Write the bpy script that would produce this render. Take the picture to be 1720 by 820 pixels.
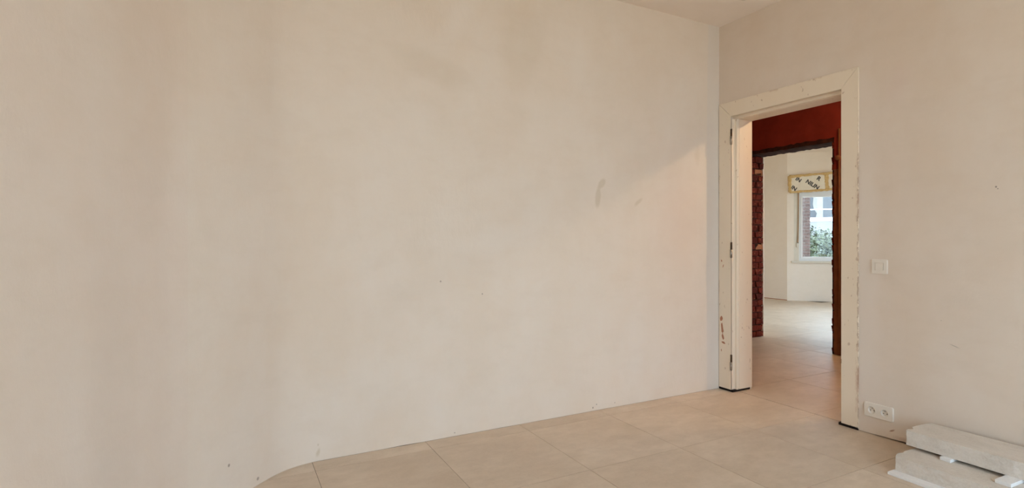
import bpy, bmesh, math, random
from mathutils import Vector, Matrix, noise
random.seed(7)
for o in list(bpy.data.objects): bpy.data.objects.remove(o)
S = bpy.context.scene
COL = S.collection
PI = math.pi

# ------------------------------------------------------------------ camera
cam_d = bpy.data.cameras.new('camera')
cam_d.sensor_width = 36.0
cam_d.lens = 901.0 / 1720.0 * 36.0
cam_d.shift_y = -6.5 / 1720.0
cam_d.clip_start = 0.02
cam_d.clip_end = 300
cam = bpy.data.objects.new('camera', cam_d)
cam.location = (-3.3677, -2.9391, 1.15)
cam.rotation_euler = (PI / 2, 0, math.radians(-27.769))
COL.objects.link(cam)
S.camera = cam

# ------------------------------------------------------------------ world, exposure
S.view_settings.view_transform = 'Standard'
S.view_settings.look = 'None'
S.view_settings.gamma = 1.0
S.view_settings.use_curve_mapping = False
S.view_settings.exposure = 1.77
W = bpy.data.worlds.new('overcast_sky')
S.world = W
W.use_nodes = True
bg = W.node_tree.nodes['Background']
bg.inputs['Color'].default_value = (0.655, 0.83, 1.0, 1)
bg.inputs['Strength'].default_value = 2.0
S.cycles.max_bounces = 9
S.cycles.diffuse_bounces = 6
S.cycles.use_adaptive_sampling = True
S.cycles.adaptive_threshold = 0.025
S.cycles.transparent_max_bounces = 12
S.cycles.sample_clamp_indirect = 6.0
S.cycles.use_denoising = True


def portal(name, loc, rot, sx, sy):
    d = bpy.data.lights.new(name, 'AREA')
    d.shape = 'RECTANGLE'
    d.size = sx
    d.size_y = sy
    d.cycles.is_portal = True
    o = bpy.data.objects.new(name, d)
    o.location = loc
    o.rotation_euler = rot
    COL.objects.link(o)
    return o


# light enters by these window openings (they emit nothing themselves)
portal('daylight_opening_room', (-1.80, -5.0, 1.37), (PI / 2, 0, 0), 3.3, 2.55)
portal('added_opening_side', (-4.83, -3.88, 1.37), (PI / 2, 0, math.radians(-120)), 1.7, 2.55)  # portal of the added side window
portal('daylight_opening_bay', (7.0, 1.62, 1.45), (PI / 2, 0, PI / 2), 2.0, 2.3)
portal('added_opening_far', (4.3, -0.02, 1.35), (PI / 2, 0, 0), 2.8, 2.5)  # portal of the glazing added to the far room

# ------------------------------------------------------------------ helpers


def newmat(name):
    m = bpy.data.materials.new(name)
    m.use_nodes = True
    return m, m.node_tree.nodes, m.node_tree.links, m.node_tree.nodes['Principled BSDF']


def rgb(c):
    return (c[0], c[1], c[2], 1)


def mixc(N, L, fac, a, b, blend='MIX'):
    n = N.new('ShaderNodeMix')
    n.data_type = 'RGBA'
    n.blend_type = blend
    for s, v in ((n.inputs[0], fac), (n.inputs[6], a), (n.inputs[7], b)):
        if hasattr(v, 'is_linked'):
            L.new(v, s)
        elif isinstance(v, (int, float)):
            s.default_value = v
        else:
            s.default_value = rgb(v)
    return n.outputs[2]


def noisef(N, L, coord, scale, detail=4, rough=0.55, stretch=None, lo=0.35, hi=0.65):
    v = coord
    if stretch:
        mp = N.new('ShaderNodeMapping')
        mp.inputs['Scale'].default_value = stretch
        L.new(coord, mp.inputs['Vector'])
        v = mp.outputs[0]
    n = N.new('ShaderNodeTexNoise')
    n.inputs['Scale'].default_value = scale
    n.inputs['Detail'].default_value = detail
    n.inputs['Roughness'].default_value = rough
    L.new(v, n.inputs['Vector'])
    r = N.new('ShaderNodeMapRange')
    r.inputs[1].default_value = lo
    r.inputs[2].default_value = hi
    L.new(n.outputs[0], r.inputs[0])
    return r.outputs[0]


def mul(N, L, a, b):
    n = N.new('ShaderNodeMath')
    n.operation = 'MULTIPLY'
    for s, v in ((n.inputs[0], a), (n.inputs[1], b)):
        if hasattr(v, 'is_linked'):
            L.new(v, s)
        else:
            s.default_value = v
    return n.outputs[0]


def blob(N, L, coord, loc, rad, rot=(0, 0, 0), soft=0.5):
    """mask of one stain or painted light patch: an ellipsoid at loc in object space"""
    mp = N.new('ShaderNodeMapping')
    mp.vector_type = 'TEXTURE'
    mp.inputs['Location'].default_value = loc
    mp.inputs['Rotation'].default_value = rot
    mp.inputs['Scale'].default_value = rad
    L.new(coord, mp.inputs['Vector'])
    ln = N.new('ShaderNodeVectorMath')
    ln.operation = 'LENGTH'
    L.new(mp.outputs[0], ln.inputs[0])
    r = N.new('ShaderNodeMapRange')
    r.inputs[1].default_value = 1.0
    r.inputs[2].default_value = 1.0 - soft
    L.new(ln.outputs['Value'], r.inputs[0])
    return r.outputs[0]


def bump(N, L, p, h, strength=0.2, dist=0.01):
    b = N.new('ShaderNodeBump')
    b.inputs['Strength'].default_value = strength
    b.inputs['Distance'].default_value = dist
    L.new(h, b.inputs['Height'])
    L.new(b.outputs[0], p.inputs['Normal'])


def warped(N, L, coord, amount=0.05, scale=6):
    n = N.new('ShaderNodeTexNoise')
    n.inputs['Scale'].default_value = scale
    n.inputs['Detail'].default_value = 3
    L.new(coord, n.inputs['Vector'])
    s = N.new('ShaderNodeVectorMath')
    s.operation = 'SUBTRACT'
    L.new(n.outputs['Color'], s.inputs[0])
    s.inputs[1].default_value = (0.5, 0.5, 0.5)
    k = N.new('ShaderNodeVectorMath')
    k.operation = 'SCALE'
    k.inputs['Scale'].default_value = amount
    L.new(s.outputs[0], k.inputs[0])
    a = N.new('ShaderNodeVectorMath')
    a.operation = 'ADD'
    L.new(coord, a.inputs[0])
    L.new(k.outputs[0], a.inputs[1])
    return a.outputs[0]


def plaster(name, base, warm, pale, stains_and_light=(), rough=0.9):
    m, N, L, p = newmat(name)
    tc = N.new('ShaderNodeTexCoord').outputs['Object']
    big = noisef(N, L, tc, 0.9, 4, 0.6, None, 0.38, 0.66)
    mid = noisef(N, L, tc, 3.2, 5, 0.6, (1, 1, 0.6), 0.42, 0.72)
    stre = noisef(N, L, tc, 5.0, 3, 0.6, (1.6, 1.6, 0.3), 0.45, 0.75)
    c = mixc(N, L, mul(N, L, big, 0.65), base, warm)
    c = mixc(N, L, mul(N, L, mid, 0.45), c, pale)
    c = mixc(N, L, mul(N, L, stre, 0.14), c, warm)
    trow = noisef(N, L, warped(N, L, tc, 0.3, 1.5), 7.0, 6, 0.7, (0.6, 0.6, 1.3), 0.46, 0.66)
    c = mixc(N, L, mul(N, L, trow, 0.16), c, tuple(k * 0.9 for k in warm))
    wc = warped(N, L, tc, 0.10, 6)
    wc2 = warped(N, L, tc, 0.012, 30)
    for loc, rad, rot, soft, col, amt, w in stains_and_light:
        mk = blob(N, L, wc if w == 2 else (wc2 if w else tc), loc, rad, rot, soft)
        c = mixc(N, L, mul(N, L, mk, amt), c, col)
    L.new(c, p.inputs['Base Color'])
    p.inputs['Roughness'].default_value = rough
    p.inputs['Specular IOR Level'].default_value = 0.25
    f = noisef(N, L, tc, 22, 5, 0.65, (1, 1, 0.5), 0.2, 0.8)
    bump(N, L, p, f, 0.25, 0.004)
    return m


def simple(name, col, rough=0.6, metal=0.0, var=None, scale=30, bmp=0.0, spec=0.5):
    m, N, L, p = newmat(name)
    p.inputs['Roughness'].default_value = rough
    p.inputs['Metallic'].default_value = metal
    p.inputs['Specular IOR Level'].default_value = spec
    tc = N.new('ShaderNodeTexCoord').outputs['Object']
    f = noisef(N, L, tc, scale, 5, 0.6)
    c = mixc(N, L, f, col, var if var else tuple(min(1, k * 0.9) for k in col))
    L.new(c, p.inputs['Base Color'])
    if bmp:
        bump(N, L, p, f, bmp, 0.005)
    return m


class MB:
    """collects geometry for ONE mesh object"""

    def __init__(s):
        s.v = []
        s.f = []
        s.sm = []

    def add(s, vs, fs, smooth=False):
        b = len(s.v)
        s.v += [tuple(v) for v in vs]
        s.f += [tuple(b + i for i in f) for f in fs]
        s.sm += [smooth] * len(fs)
        return s

    def box(s, a, b):
        x0, y0, z0 = a
        x1, y1, z1 = b
        vs = [(x0, y0, z0), (x1, y0, z0), (x1, y1, z0), (x0, y1, z0), (x0, y0, z1), (x1, y0, z1), (x1, y1, z1), (x0, y1, z1)]
        return s.add(vs, [(3, 2, 1, 0), (4, 5, 6, 7), (0, 1, 5, 4), (1, 2, 6, 5), (2, 3, 7, 6), (3, 0, 4, 7)])

    def prism(s, poly, ax, t0, t1):
        """poly of 2d points extruded along axis ax (0,1,2) from t0 to t1"""
        def P(p, t):
            return ((t, p[0], p[1]), (p[0], t, p[1]), (p[0], p[1], t))[ax]
        n = len(poly)
        vs = [P(p, t0) for p in poly] + [P(p, t1) for p in poly]
        fs = [tuple(range(n))[::-1], tuple(range(n, 2 * n))] + [(i, (i + 1) % n, n + (i + 1) % n, n + i) for i in range(n)]
        return s.add(vs, fs)

    def cyl(s, c, r, h, ax=2, n=16, r2=None, smooth=True):
        r2 = r if r2 is None else r2
        def P(a, rr, t):
            q = (math.cos(a) * rr, math.sin(a) * rr)
            w = ((t, q[0], q[1]), (q[0], t, q[1]), (q[0], q[1], t))[ax]
            return (c[0] + w[0], c[1] + w[1], c[2] + w[2])
        vs = [P(2 * PI * i / n, r, 0) for i in range(n)] + [P(2 * PI * i / n, r2, h) for i in range(n)]
        s.add(vs, [(i, (i + 1) % n, n + (i + 1) % n, n + i) for i in range(n)], smooth)
        b = len(s.v) - 2 * n
        s.f += [tuple(b + i for i in range(n))[::-1], tuple(b + n + i for i in range(n))]
        s.sm += [False, False]
        return s

    def lathe(s, c, prof, ax=0, n=28, smooth=True):
        """prof: list of (radius, t) revolved about axis ax through c"""
        def P(a, r, t):
            q = (math.cos(a) * r, math.sin(a) * r)
            w = ((t, q[0], q[1]), (q[0], t, q[1]), (q[0], q[1], t))[ax]
            return (c[0] + w[0], c[1] + w[1], c[2] + w[2])
        vs = []
        for r, t in prof:
            vs += [P(2 * PI * i / n, r, t) for i in range(n)]
        fs = []
        for k in range(len(prof) - 1):
            for i in range(n):
                fs.append((k * n + i, k * n + (i + 1) % n, (k + 1) * n + (i + 1) % n, (k + 1) * n + i))
        return s.add(vs, fs, smooth)

    def tube(s, pts, r, n=8, rfun=None):
        vs = []
        for i, p in enumerate(pts):
            p = Vector(p)
            t = (Vector(pts[min(i + 1, len(pts) - 1)]) - Vector(pts[max(i - 1, 0)])).normalized()
            u = t.orthogonal().normalized() if abs(t.z) > 0.9 else t.cross(Vector((0, 0, 1))).normalized()
            w = t.cross(u)
            rr = rfun(i) if rfun else r
            for k in range(n):
                a = 2 * PI * k / n
                vs.append(p + u * math.cos(a) * rr + w * math.sin(a) * rr)
        fs = []
        for i in range(len(pts) - 1):
            for k in range(n):
                fs.append((i * n + k, i * n + (k + 1) % n, (i + 1) * n + (k + 1) % n, (i + 1) * n + k))
        fs += [tuple(range(n))[::-1], tuple((len(pts) - 1) * n + k for k in range(n))]
        return s.add(vs, fs, True)

    def mesh(s, name, mat, bevel=0.0, jitter=0.0, fix=True):
        me = bpy.data.meshes.new(name)
        me.from_pydata(s.v, [], s.f)
        for p, q in zip(me.polygons, s.sm):
            p.use_smooth = q
        if bevel or fix:
            bm = bmesh.new()
            bm.from_mesh(me)
            if fix:
                bmesh.ops.recalc_face_normals(bm, faces=bm.faces)
            if bevel:
                bmesh.ops.bevel(bm, geom=[e for e in bm.edges if e.is_manifold and e.calc_face_angle(0) > 0.6], offset=bevel, segments=2, affect='EDGES', profile=0.6)
            bm.to_mesh(me)
            bm.free()
        if jitter:
            for v in me.vertices:
                v.co += Vector((random.uniform(-1, 1), random.uniform(-1, 1), random.uniform(-1, 1))) * jitter
        me.materials.append(mat)
        return me

    def build(s, name, mat, parent=None, **k):
        o = bpy.data.objects.new(name, s.mesh(name, mat, **k))
        COL.objects.link(o)
        o.parent = parent
        return o


def tag(o, label, cat, group=None, kind=None):
    o['label'] = label
    o['category'] = cat
    if group:
        o['group'] = group
    if kind:
        o['kind'] = kind
    return o


def struct(o, label, cat):
    return tag(o, label, cat, None, 'structure')


def empty(name, loc=(0, 0, 0), rz=0.0):
    o = bpy.data.objects.new(name, None)
    o.empty_display_size = 0.1
    o.location = loc
    o.rotation_euler = (0, 0, rz)
    COL.objects.link(o)
    return o


def inst(name, me, parent, loc=(0, 0, 0), scale=(1, 1, 1), rot=(0, 0, 0)):
    o = bpy.data.objects.new(name, me)
    o.location = loc
    o.scale = scale
    o.rotation_euler = rot
    COL.objects.link(o)
    o.parent = parent
    return o


# ------------------------------------------------------------------ materials
BASE = (0.755, 0.652, 0.556)
WARM = (0.720, 0.592, 0.475)
PALE = (0.785, 0.700, 0.625)
BRN = (0.57, 0.46, 0.33)
GREY = (0.66, 0.61, 0.57)
DOT = (0.18, 0.13, 0.10)
M = {}
M['plaster_back'] = plaster('plaster_back', BASE, WARM, PALE, [
    ((-1.163, 0, 1.44), (0.028, 1, 0.085), (0, math.radians(6), 0), 0.4, BRN, 0.5, 1),
    ((-1.130, 0, 1.535), (0.028, 1, 0.050), (0, math.radians(42), 0), 0.4, BRN, 0.5, 1),
    ((-0.81, 0, 1.42), (0.017, 1, 0.055), (0, math.radians(52), 0), 0.5, BRN, 0.45, 1),
    ((-0.24, 0, 1.79), (0.035, 1, 0.10), (0, 0, 0), 0.7, BRN, 0.22, 2),
    ((-2.33, 0, 2.14), (0.30, 1, 0.11), (0, 0.3, 0), 0.6, BRN, 0.20, 2),
    ((-1.74, 0, 2.40), (0.20, 1, 0.32), (0, 0.3, 0), 0.4, BRN, 0.17, 2),
    ((-2.15, 0, 2.52), (0.10, 1, 0.35), (0, 0.5, 0), 0.8, PALE, 0.5, 2),
    ((-1.95, 0, 1.15), (0.35, 1, 0.10), (0, -0.2, 0), 0.8, PALE, 0.4, 2),
    ((-0.45, 0, 1.35), (0.32, 1, 0.55), (0, 0, 0), 0.9, (0.72, 0.56, 0.47), 0.35, 2),  # pinkish lamplight from the hall doorway, painted into the plaster
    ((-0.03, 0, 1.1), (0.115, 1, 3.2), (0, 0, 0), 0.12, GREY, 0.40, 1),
    ((-2.287, 0, 0.911), (0.006, 1, 0.007), (0, 0, 0), 0.5, DOT, 0.6, 0),
    ((-2.022, 0, 0.826), (0.005, 1, 0.006), (0, 0, 0), 0.5, DOT, 0.7, 0),
    ((-1.205, 0, 0.022), (0.006, 1, 0.008), (0, 0, 0), 0.5, DOT, 0.8, 0),
    ((-1.175, 0, 0.040), (0.005, 1, 0.006), (0, 0, 0), 0.5, DOT, 0.7, 0),
    ((-1.02, 0, 0.030), (0.004, 1, 0.005), (0, 0, 0), 0.5, DOT, 0.7, 0),
    ((-2.20, 0, 0.02), (0.006, 1, 0.004), (0, 0, 0), 0.5, DOT, 0.6, 0),
    ((-2.96, 0, 0.045), (0.012, 1, 0.030), (0, 0.3, 0), 0.6, BRN, 0.6, 1),
    ((-2.96, 0, 0.085), (0.005, 1, 0.008), (0, 0, 0), 0.5, BRN, 0.6, 0),
    ((-3.25, -0.16, 0.03), (0.007, 0.1, 0.010), (0, 0, 0), 0.5, DOT, 0.6, 0),
    ((-3.37, -0.31, 0.16), (0.006, 0.1, 0.010), (0, 0, 0), 0.5, DOT, 0.7, 0),
    ((-3.62, -0.57, 0.5), (0.07, 0.10, 0.95), (0, 0, 0), 0.8, (0.66, 0.56, 0.475), 0.35, 2),
    ((-1.6, 0, -0.02), (3.0, 1, 0.03), (0, 0, 0), 0.9, BRN, 0.35, 1),
])
M['plaster_left'] = plaster('plaster_left', (0.75, 0.635, 0.545), WARM, PALE, [
    ((-3.72, -0.75, 0.6), (0.10, 0.16, 0.9), (0, 0, 0), 0.8, (0.66, 0.56, 0.475), 0.35, 2),
    ((-3.89, -1.12, 1.33), (0.02, 0.012, 0.006), (0, 0, 0), 0.5, DOT, 0.7, 0),
])
M['plaster_right'] = plaster('plaster_right', BASE, WARM, PALE, [
    ((0, -1.09, 1.0), (1, 0.10, 1.4), (0, 0, 0), 0.6, PALE, 0.6, 2),
    ((0, -1.702, 1.415), (1, 0.005, 0.006), (0, 0, 0), 0.5, DOT, 0.8, 0),
    ((0, -1.709, 1.405), (1, 0.004, 0.003), (0, 0, 0), 0.5, DOT, 0.8, 0),
    ((0, -1.53, 0.593), (1, 0.030, 0.003), (0.35, 0, 0), 0.6, DOT, 0.4, 0),
    ((0, -1.47, 0.72), (1, 0.003, 0.003), (0, 0, 0), 0.5, DOT, 0.4, 0),
    ((0, -1.23, 0.055), (1, 0.020, 0.006), (-0.6, 0, 0), 0.6, (0.30, 0.14, 0.08), 0.8, 1),
    ((0, -1.36, 0.02), (1, 0.14, 0.022), (0, 0, 0), 0.9, (0.38, 0.20, 0.12), 0.75, 1),
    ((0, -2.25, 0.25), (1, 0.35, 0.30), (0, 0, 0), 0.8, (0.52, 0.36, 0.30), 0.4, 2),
    ((0, -1.25, 2.05), (1, 0.10, 0.20), (0, 0, 0), 0.8, (0.72, 0.56, 0.48), 0.35, 2),
])
M['plaster_ceiling'] = plaster('plaster_ceiling', (0.88, 0.785, 0.71), (0.86, 0.75, 0.665), (0.90, 0.82, 0.75), [
    ((-0.405, -0.345, 2.805), (0.022, 0.018, 1), (0, 0, 0), 0.5, (0.25, 0.17, 0.12), 0.8, 1),
    ((-0.265, -0.415, 2.805), (0.05, 0.018, 1), (0, 0, 0), 0.5, (0.25, 0.17, 0.12), 0.7, 1),
])
M['plaster_white'] = plaster('plaster_white', (0.88, 0.785, 0.685), (0.86, 0.75, 0.63), (0.90, 0.82, 0.745))
M['maroon'] = simple('maroon_paint', (0.260, 0.034, 0.020), 0.75, 0, (0.200, 0.025, 0.015), 5, 0.1, 0.25)
M['brown_paint'] = simple('brown_paint', (0.25, 0.100, 0.040), 0.6, 0, (0.19, 0.070, 0.028), 7, 0.1, 0.35)
M['mortar'] = simple('old_mortar', (0.060, 0.024, 0.016), 0.95, 0, (0.030, 0.012, 0.009), 25, 0.4, 0.1)
M['pale_mortar'] = simple('pale_mortar', (0.52, 0.27, 0.14), 0.95, 0, (0.36, 0.10, 0.05), 45, 0.4, 0.1)
M['lintel'] = simple('raw_lintel', (0.070, 0.022, 0.014), 0.9, 0, (0.030, 0.012, 0.010), 18, 0.5, 0.2)
M['gap'] = simple('gap_shade', (0.016, 0.011, 0.009), 0.9, 0, (0.03, 0.02, 0.015), 60, 0.0, 0.1)  # near-black colour in place of the shade under the door frame
M['hinge'] = simple('hinge_steel', (0.40, 0.36, 0.31), 0.42, 0.8, (0.30, 0.26, 0.22), 90)
M['hinge_dark'] = simple('hinge_dark_brown', (0.11, 0.065, 0.035), 0.7, 0.2, (0.06, 0.035, 0.02), 90)
M['plastic'] = simple('cream_plastic', (0.80, 0.725, 0.635), 0.35, 0, (0.79, 0.715, 0.625), 8)
M['metal'] = simple('pin_metal', (0.45, 0.42, 0.38), 0.35, 1.0, (0.40, 0.37, 0.33), 60)
M['pinhole'] = simple('pin_hole', (0.05, 0.04, 0.035), 0.8)
M['foam_white'] = simple('white_foam', (0.86, 0.85, 0.84), 0.85, 0, (0.82, 0.80, 0.79), 120, 0.15)
M['pvc'] = simple('white_window_profile', (0.86, 0.87, 0.88), 0.35, 0, (0.84, 0.85, 0.86), 6)
M['beige_board'] = simple('beige_board', (0.76, 0.70, 0.60), 0.6, 0, (0.72, 0.65, 0.55), 9)
M['foil'] = simple('insulation_facing', (0.80, 0.72, 0.58), 0.5, 0, (0.74, 0.64, 0.50), 10)
M['pufoam'] = simple('yellow_foam', (0.70, 0.49, 0.22), 0.9, 0, (0.60, 0.38, 0.15), 40, 0.5)
M['ink'] = simple('print_ink', (0.05, 0.04, 0.035), 0.6)
M['strap'] = simple('strap_webbing', (0.40, 0.26, 0.15), 0.8, 0, (0.33, 0.21, 0.12), 80)
M['house'] = simple('house_render', (0.25, 0.26, 0.27), 0.85, 0, (0.22, 0.23, 0.24), 0.8)
M['roof'] = simple('roof_slate', (0.16, 0.13, 0.12), 0.8, 0, (0.12, 0.10, 0.09), 3)
M['curtain'] = simple('curtain', (0.26, 0.255, 0.24), 0.9, 0, (0.22, 0.215, 0.20), 3)
M['dark_glass'] = simple('dark_window_glass', (0.05, 0.055, 0.065), 0.3, 0, (0.07, 0.075, 0.085), 1.5)
M['bark'] = simple('bark', (0.14, 0.10, 0.07), 0.9, 0, (0.10, 0.07, 0.05), 20, 0.4)
M['cap'] = simple('stone_cap', (0.52, 0.50, 0.47), 0.85, 0, (0.44, 0.42, 0.40), 12, 0.2)
M['ground'] = simple('bounce_gravel', (0.80, 0.625, 0.45), 0.95, 0, (0.72, 0.55, 0.39), 3)  # ground made pale and warm to bounce daylight up to the ceilings
M['brass'] = simple('lamp_holder', (0.10, 0.09, 0.08), 0.5, 0, (0.08, 0.07, 0.06), 20)


def paint_wood():
    """cream gloss paint, worn to wood and plaster along the wall side of the architrave"""
    m, N, L, p = newmat('cream_door_paint')
    tc = N.new('ShaderNodeTexCoord').outputs['Object']
    f = noisef(N, L, tc, 3, 4, 0.6, (1, 1, 0.3))
    c = mixc(N, L, mul(N, L, f, 0.5), (0.84, 0.730, 0.590), (0.80, 0.672, 0.525))
    wc = warped(N, L, tc, 0.03, 16)
    ch = noisef(N, L, tc, 14, 6, 0.7, (1, 1, 0.35), 0.52, 0.60)
    fine = noisef(N, L, tc, 55, 4, 0.7, (1, 1, 0.5), 0.42, 0.50)
    # wear along the outer edge next to the socket wall
    e1 = blob(N, L, wc, (0, -1.049, 0.75), (1, 0.030, 1.05), (0, 0, 0), 0.7)
    c = mixc(N, L, mul(N, L, e1, mul(N, L, ch, 0.85)), c, (0.46, 0.25, 0.16))
    e1b = blob(N, L, wc, (0, -1.050, 0.9), (1, 0.012, 1.15), (0, 0, 0), 0.4)
    c = mixc(N, L, mul(N, L, e1b, mul(N, L, fine, 0.6)), c, (0.28, 0.16, 0.10))
    # wear along the side by the corner and over the head
    e2 = blob(N, L, wc, (0, 0.0, 1.0), (1, 0.016, 1.4), (0, 0, 0), 0.7)
    c = mixc(N, L, mul(N, L, e2, mul(N, L, ch, 0.5)), c, (0.42, 0.24, 0.15))
    e3 = blob(N, L, wc, (0, -0.52, 2.206), (1, 0.75, 0.018), (0, 0, 0), 0.7)
    c = mixc(N, L, mul(N, L, e3, mul(N, L, ch, 0.55)), c, (0.50, 0.32, 0.20))
    sp = noisef(N, L, tc, 40, 2, 0.5, (1, 1, 0.6), 0.70, 0.73)
    c = mixc(N, L, mul(N, L, sp, 0.45), c, (0.40, 0.25, 0.15))
    L.new(c, p.inputs['Base Color'])
    p.inputs['Roughness'].default_value = 0.42
    g = noisef(N, L, tc, 30, 4, 0.6, (1, 1, 0.06), 0.3, 0.7)
    bump(N, L, p, g, 0.12, 0.003)
    return m


M['paint'] = paint_wood()
M['chip'] = simple('bare_chip', (0.40, 0.16, 0.09), 0.8, 0, (0.50, 0.24, 0.14), 60, 0.2)


def tile_mat():
    m, N, L, p = newmat('beige_floor_tile')
    tc = N.new('ShaderNodeTexCoord').outputs['Object']
    oi = N.new('ShaderNodeObjectInfo')
    geo = N.new('ShaderNodeNewGeometry')
    off = N.new('ShaderNodeVectorMath')
    off.operation = 'MULTIPLY_ADD'
    off.inputs[1].default_value = (1, 1, 1)
    L.new(geo.outputs['Position'], off.inputs[0])
    cr = N.new('ShaderNodeCombineXYZ')
    k = mul(N, L, oi.outputs['Random'], 37.0)
    L.new(k, cr.inputs[0])
    L.new(k, cr.inputs[2])
    L.new(cr.outputs[0], off.inputs[2])
    v = off.outputs[0]
    a = noisef(N, L, v, 2.2, 5, 0.6, (1, 1.6, 1), 0.35, 0.68)
    b = noisef(N, L, v, 9, 6, 0.7, (1, 1.8, 1), 0.40, 0.70)
    fine = noisef(N, L, v, 90, 3, 0.7, None, 0.35, 0.65)
    c = mixc(N, L, a, (0.750, 0.625, 0.500), (0.600, 0.480, 0.362))
    c = mixc(N, L, mul(N, L, b, 0.50), c, (0.500, 0.390, 0.290))
    c = mixc(N, L, mul(N, L, fine, 0.22), c, (0.76, 0.65, 0.53))
    rm = N.new('ShaderNodeMapRange')
    rm.inputs[3].default_value = 0.0
    rm.inputs[4].default_value = 0.22
    L.new(oi.outputs['Random'], rm.inputs[0])
    c = mixc(N, L, rm.outputs[0], c, (0.54, 0.42, 0.31))
    L.new(c, p.inputs['Base Color'])
    p.inputs['Roughness'].default_value = 0.40
    p.inputs['Specular IOR Level'].default_value = 0.45
    bump(N, L, p, fine, 0.10, 0.002)
    return m


M['tile'] = tile_mat()
M['grout'] = simple('grout', (0.17, 0.12, 0.085), 0.95, 0, (0.13, 0.09, 0.065), 40)


def brick_mat(name, a, b, smear, amt):
    m, N, L, p = newmat(name)
    tc = N.new('ShaderNodeTexCoord').outputs['Object']
    oi = N.new('ShaderNodeObjectInfo')
    geo = N.new('ShaderNodeNewGeometry').outputs['Position']
    c = mixc(N, L, oi.outputs['Random'], a, b)
    n1 = noisef(N, L, geo, 16, 5, 0.7, None, 0.45, 0.62)
    c = mixc(N, L, mul(N, L, n1, 0.6), c, tuple(k * 0.35 for k in a))
    n2 = noisef(N, L, geo, 30, 4, 0.7, None, 0.58, 0.66)
    c = mixc(N, L, mul(N, L, n2, amt), c, smear)
    L.new(c, p.inputs['Base Color'])
    p.inputs['Roughness'].default_value = 0.92
    p.inputs['Specular IOR Level'].default_value = 0.15
    bump(N, L, p, n1, 0.6, 0.01)
    return m


M['brick_hall'] = brick_mat('raw_red_brick', (0.185, 0.030, 0.017), (0.095, 0.017, 0.011), (0.46, 0.16, 0.07), 0.55)
M['brick_out'] = brick_mat('garden_brick', (0.15, 0.105, 0.095), (0.12, 0.082, 0.076), (0.19, 0.155, 0.145), 0.4)
M['mortar_out'] = simple('garden_mortar', (0.20, 0.18, 0.17), 0.95)


def concrete():
    m, N, L, p = newmat('brushed_concrete')
    tc = N.new('ShaderNodeTexCoord').outputs['Object']
    a = noisef(N, L, tc, 14, 5, 0.65, (1.4, 0.7, 1.4), 0.35, 0.68)
    b = noisef(N, L, tc, 120, 3, 0.7, None, 0.35, 0.65)
    d = noisef(N, L, tc, 45, 3, 0.7, (2.5, 0.3, 1), 0.40, 0.65)
    c = mixc(N, L, a, (0.73, 0.655, 0.58), (0.63, 0.56, 0.485))
    c = mixc(N, L, mul(N, L, b, 0.55), c, (0.78, 0.725, 0.665))
    c = mixc(N, L, mul(N, L, d, 0.12), c, (0.44, 0.395, 0.345))
    L.new(c, p.inputs['Base Color'])
    p.inputs['Roughness'].default_value = 0.92
    p.inputs['Specular IOR Level'].default_value = 0.2
    bump(N, L, p, b, 0.35, 0.003)
    return m


M['concrete'] = concrete()


def leafm(name, a, b):
    m, N, L, p = newmat(name)
    geo = N.new('ShaderNodeNewGeometry').outputs['Random Per Island']
    L.new(mixc(N, L, geo, a, b), p.inputs['Base Color'])
    p.inputs['Roughness'].default_value = 0.55
    return m


M['leaf_dark'] = leafm('leaf_dark', (0.030, 0.040, 0.018), (0.080, 0.092, 0.045))
M['leaf_light'] = leafm('leaf_light', (0.064, 0.078, 0.034), (0.125, 0.138, 0.072))
M['blossom'] = leafm('white_blossom', (0.28, 0.275, 0.26), (0.34, 0.335, 0.32))


def glassm():
    m = bpy.data.materials.new('clear_glass')
    m.use_nodes = True
    N, L = m.node_tree.nodes, m.node_tree.links
    N.remove(N['Principled BSDF'])
    t = N.new('ShaderNodeBsdfTransparent')
    t.inputs[0].default_value = (0.95, 0.97, 0.97, 1)
    g = N.new('ShaderNodeBsdfGlossy')
    g.inputs['Roughness'].default_value = 0.02
    x = N.new('ShaderNodeMixShader')
    fr = N.new('ShaderNodeFresnel')
    fr.inputs['IOR'].default_value = 1.3
    L.new(fr.outputs[0], x.inputs[0])
    L.new(t.outputs[0], x.inputs[1])
    L.new(g.outputs[0], x.inputs[2])
    L.new(x.outputs[0], N['Material Output'].inputs[0])
    return m


M['glass'] = glassm()


def bulbm():
    m = bpy.data.materials.new('lit_bulb')
    m.use_nodes = True
    N, L = m.node_tree.nodes, m.node_tree.links
    N.remove(N['Principled BSDF'])
    e = N.new('ShaderNodeEmission')
    e.inputs[0].default_value = (1.0, 0.73, 0.43, 1)
    e.inputs[1].default_value = 270.0
    L.new(e.outputs[0], N['Material Output'].inputs[0])
    return m


M['bulb'] = bulbm()

# ------------------------------------------------------------------ the shell
CEIL = 2.805
YF = -4.95          # the wall behind the camera


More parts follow.
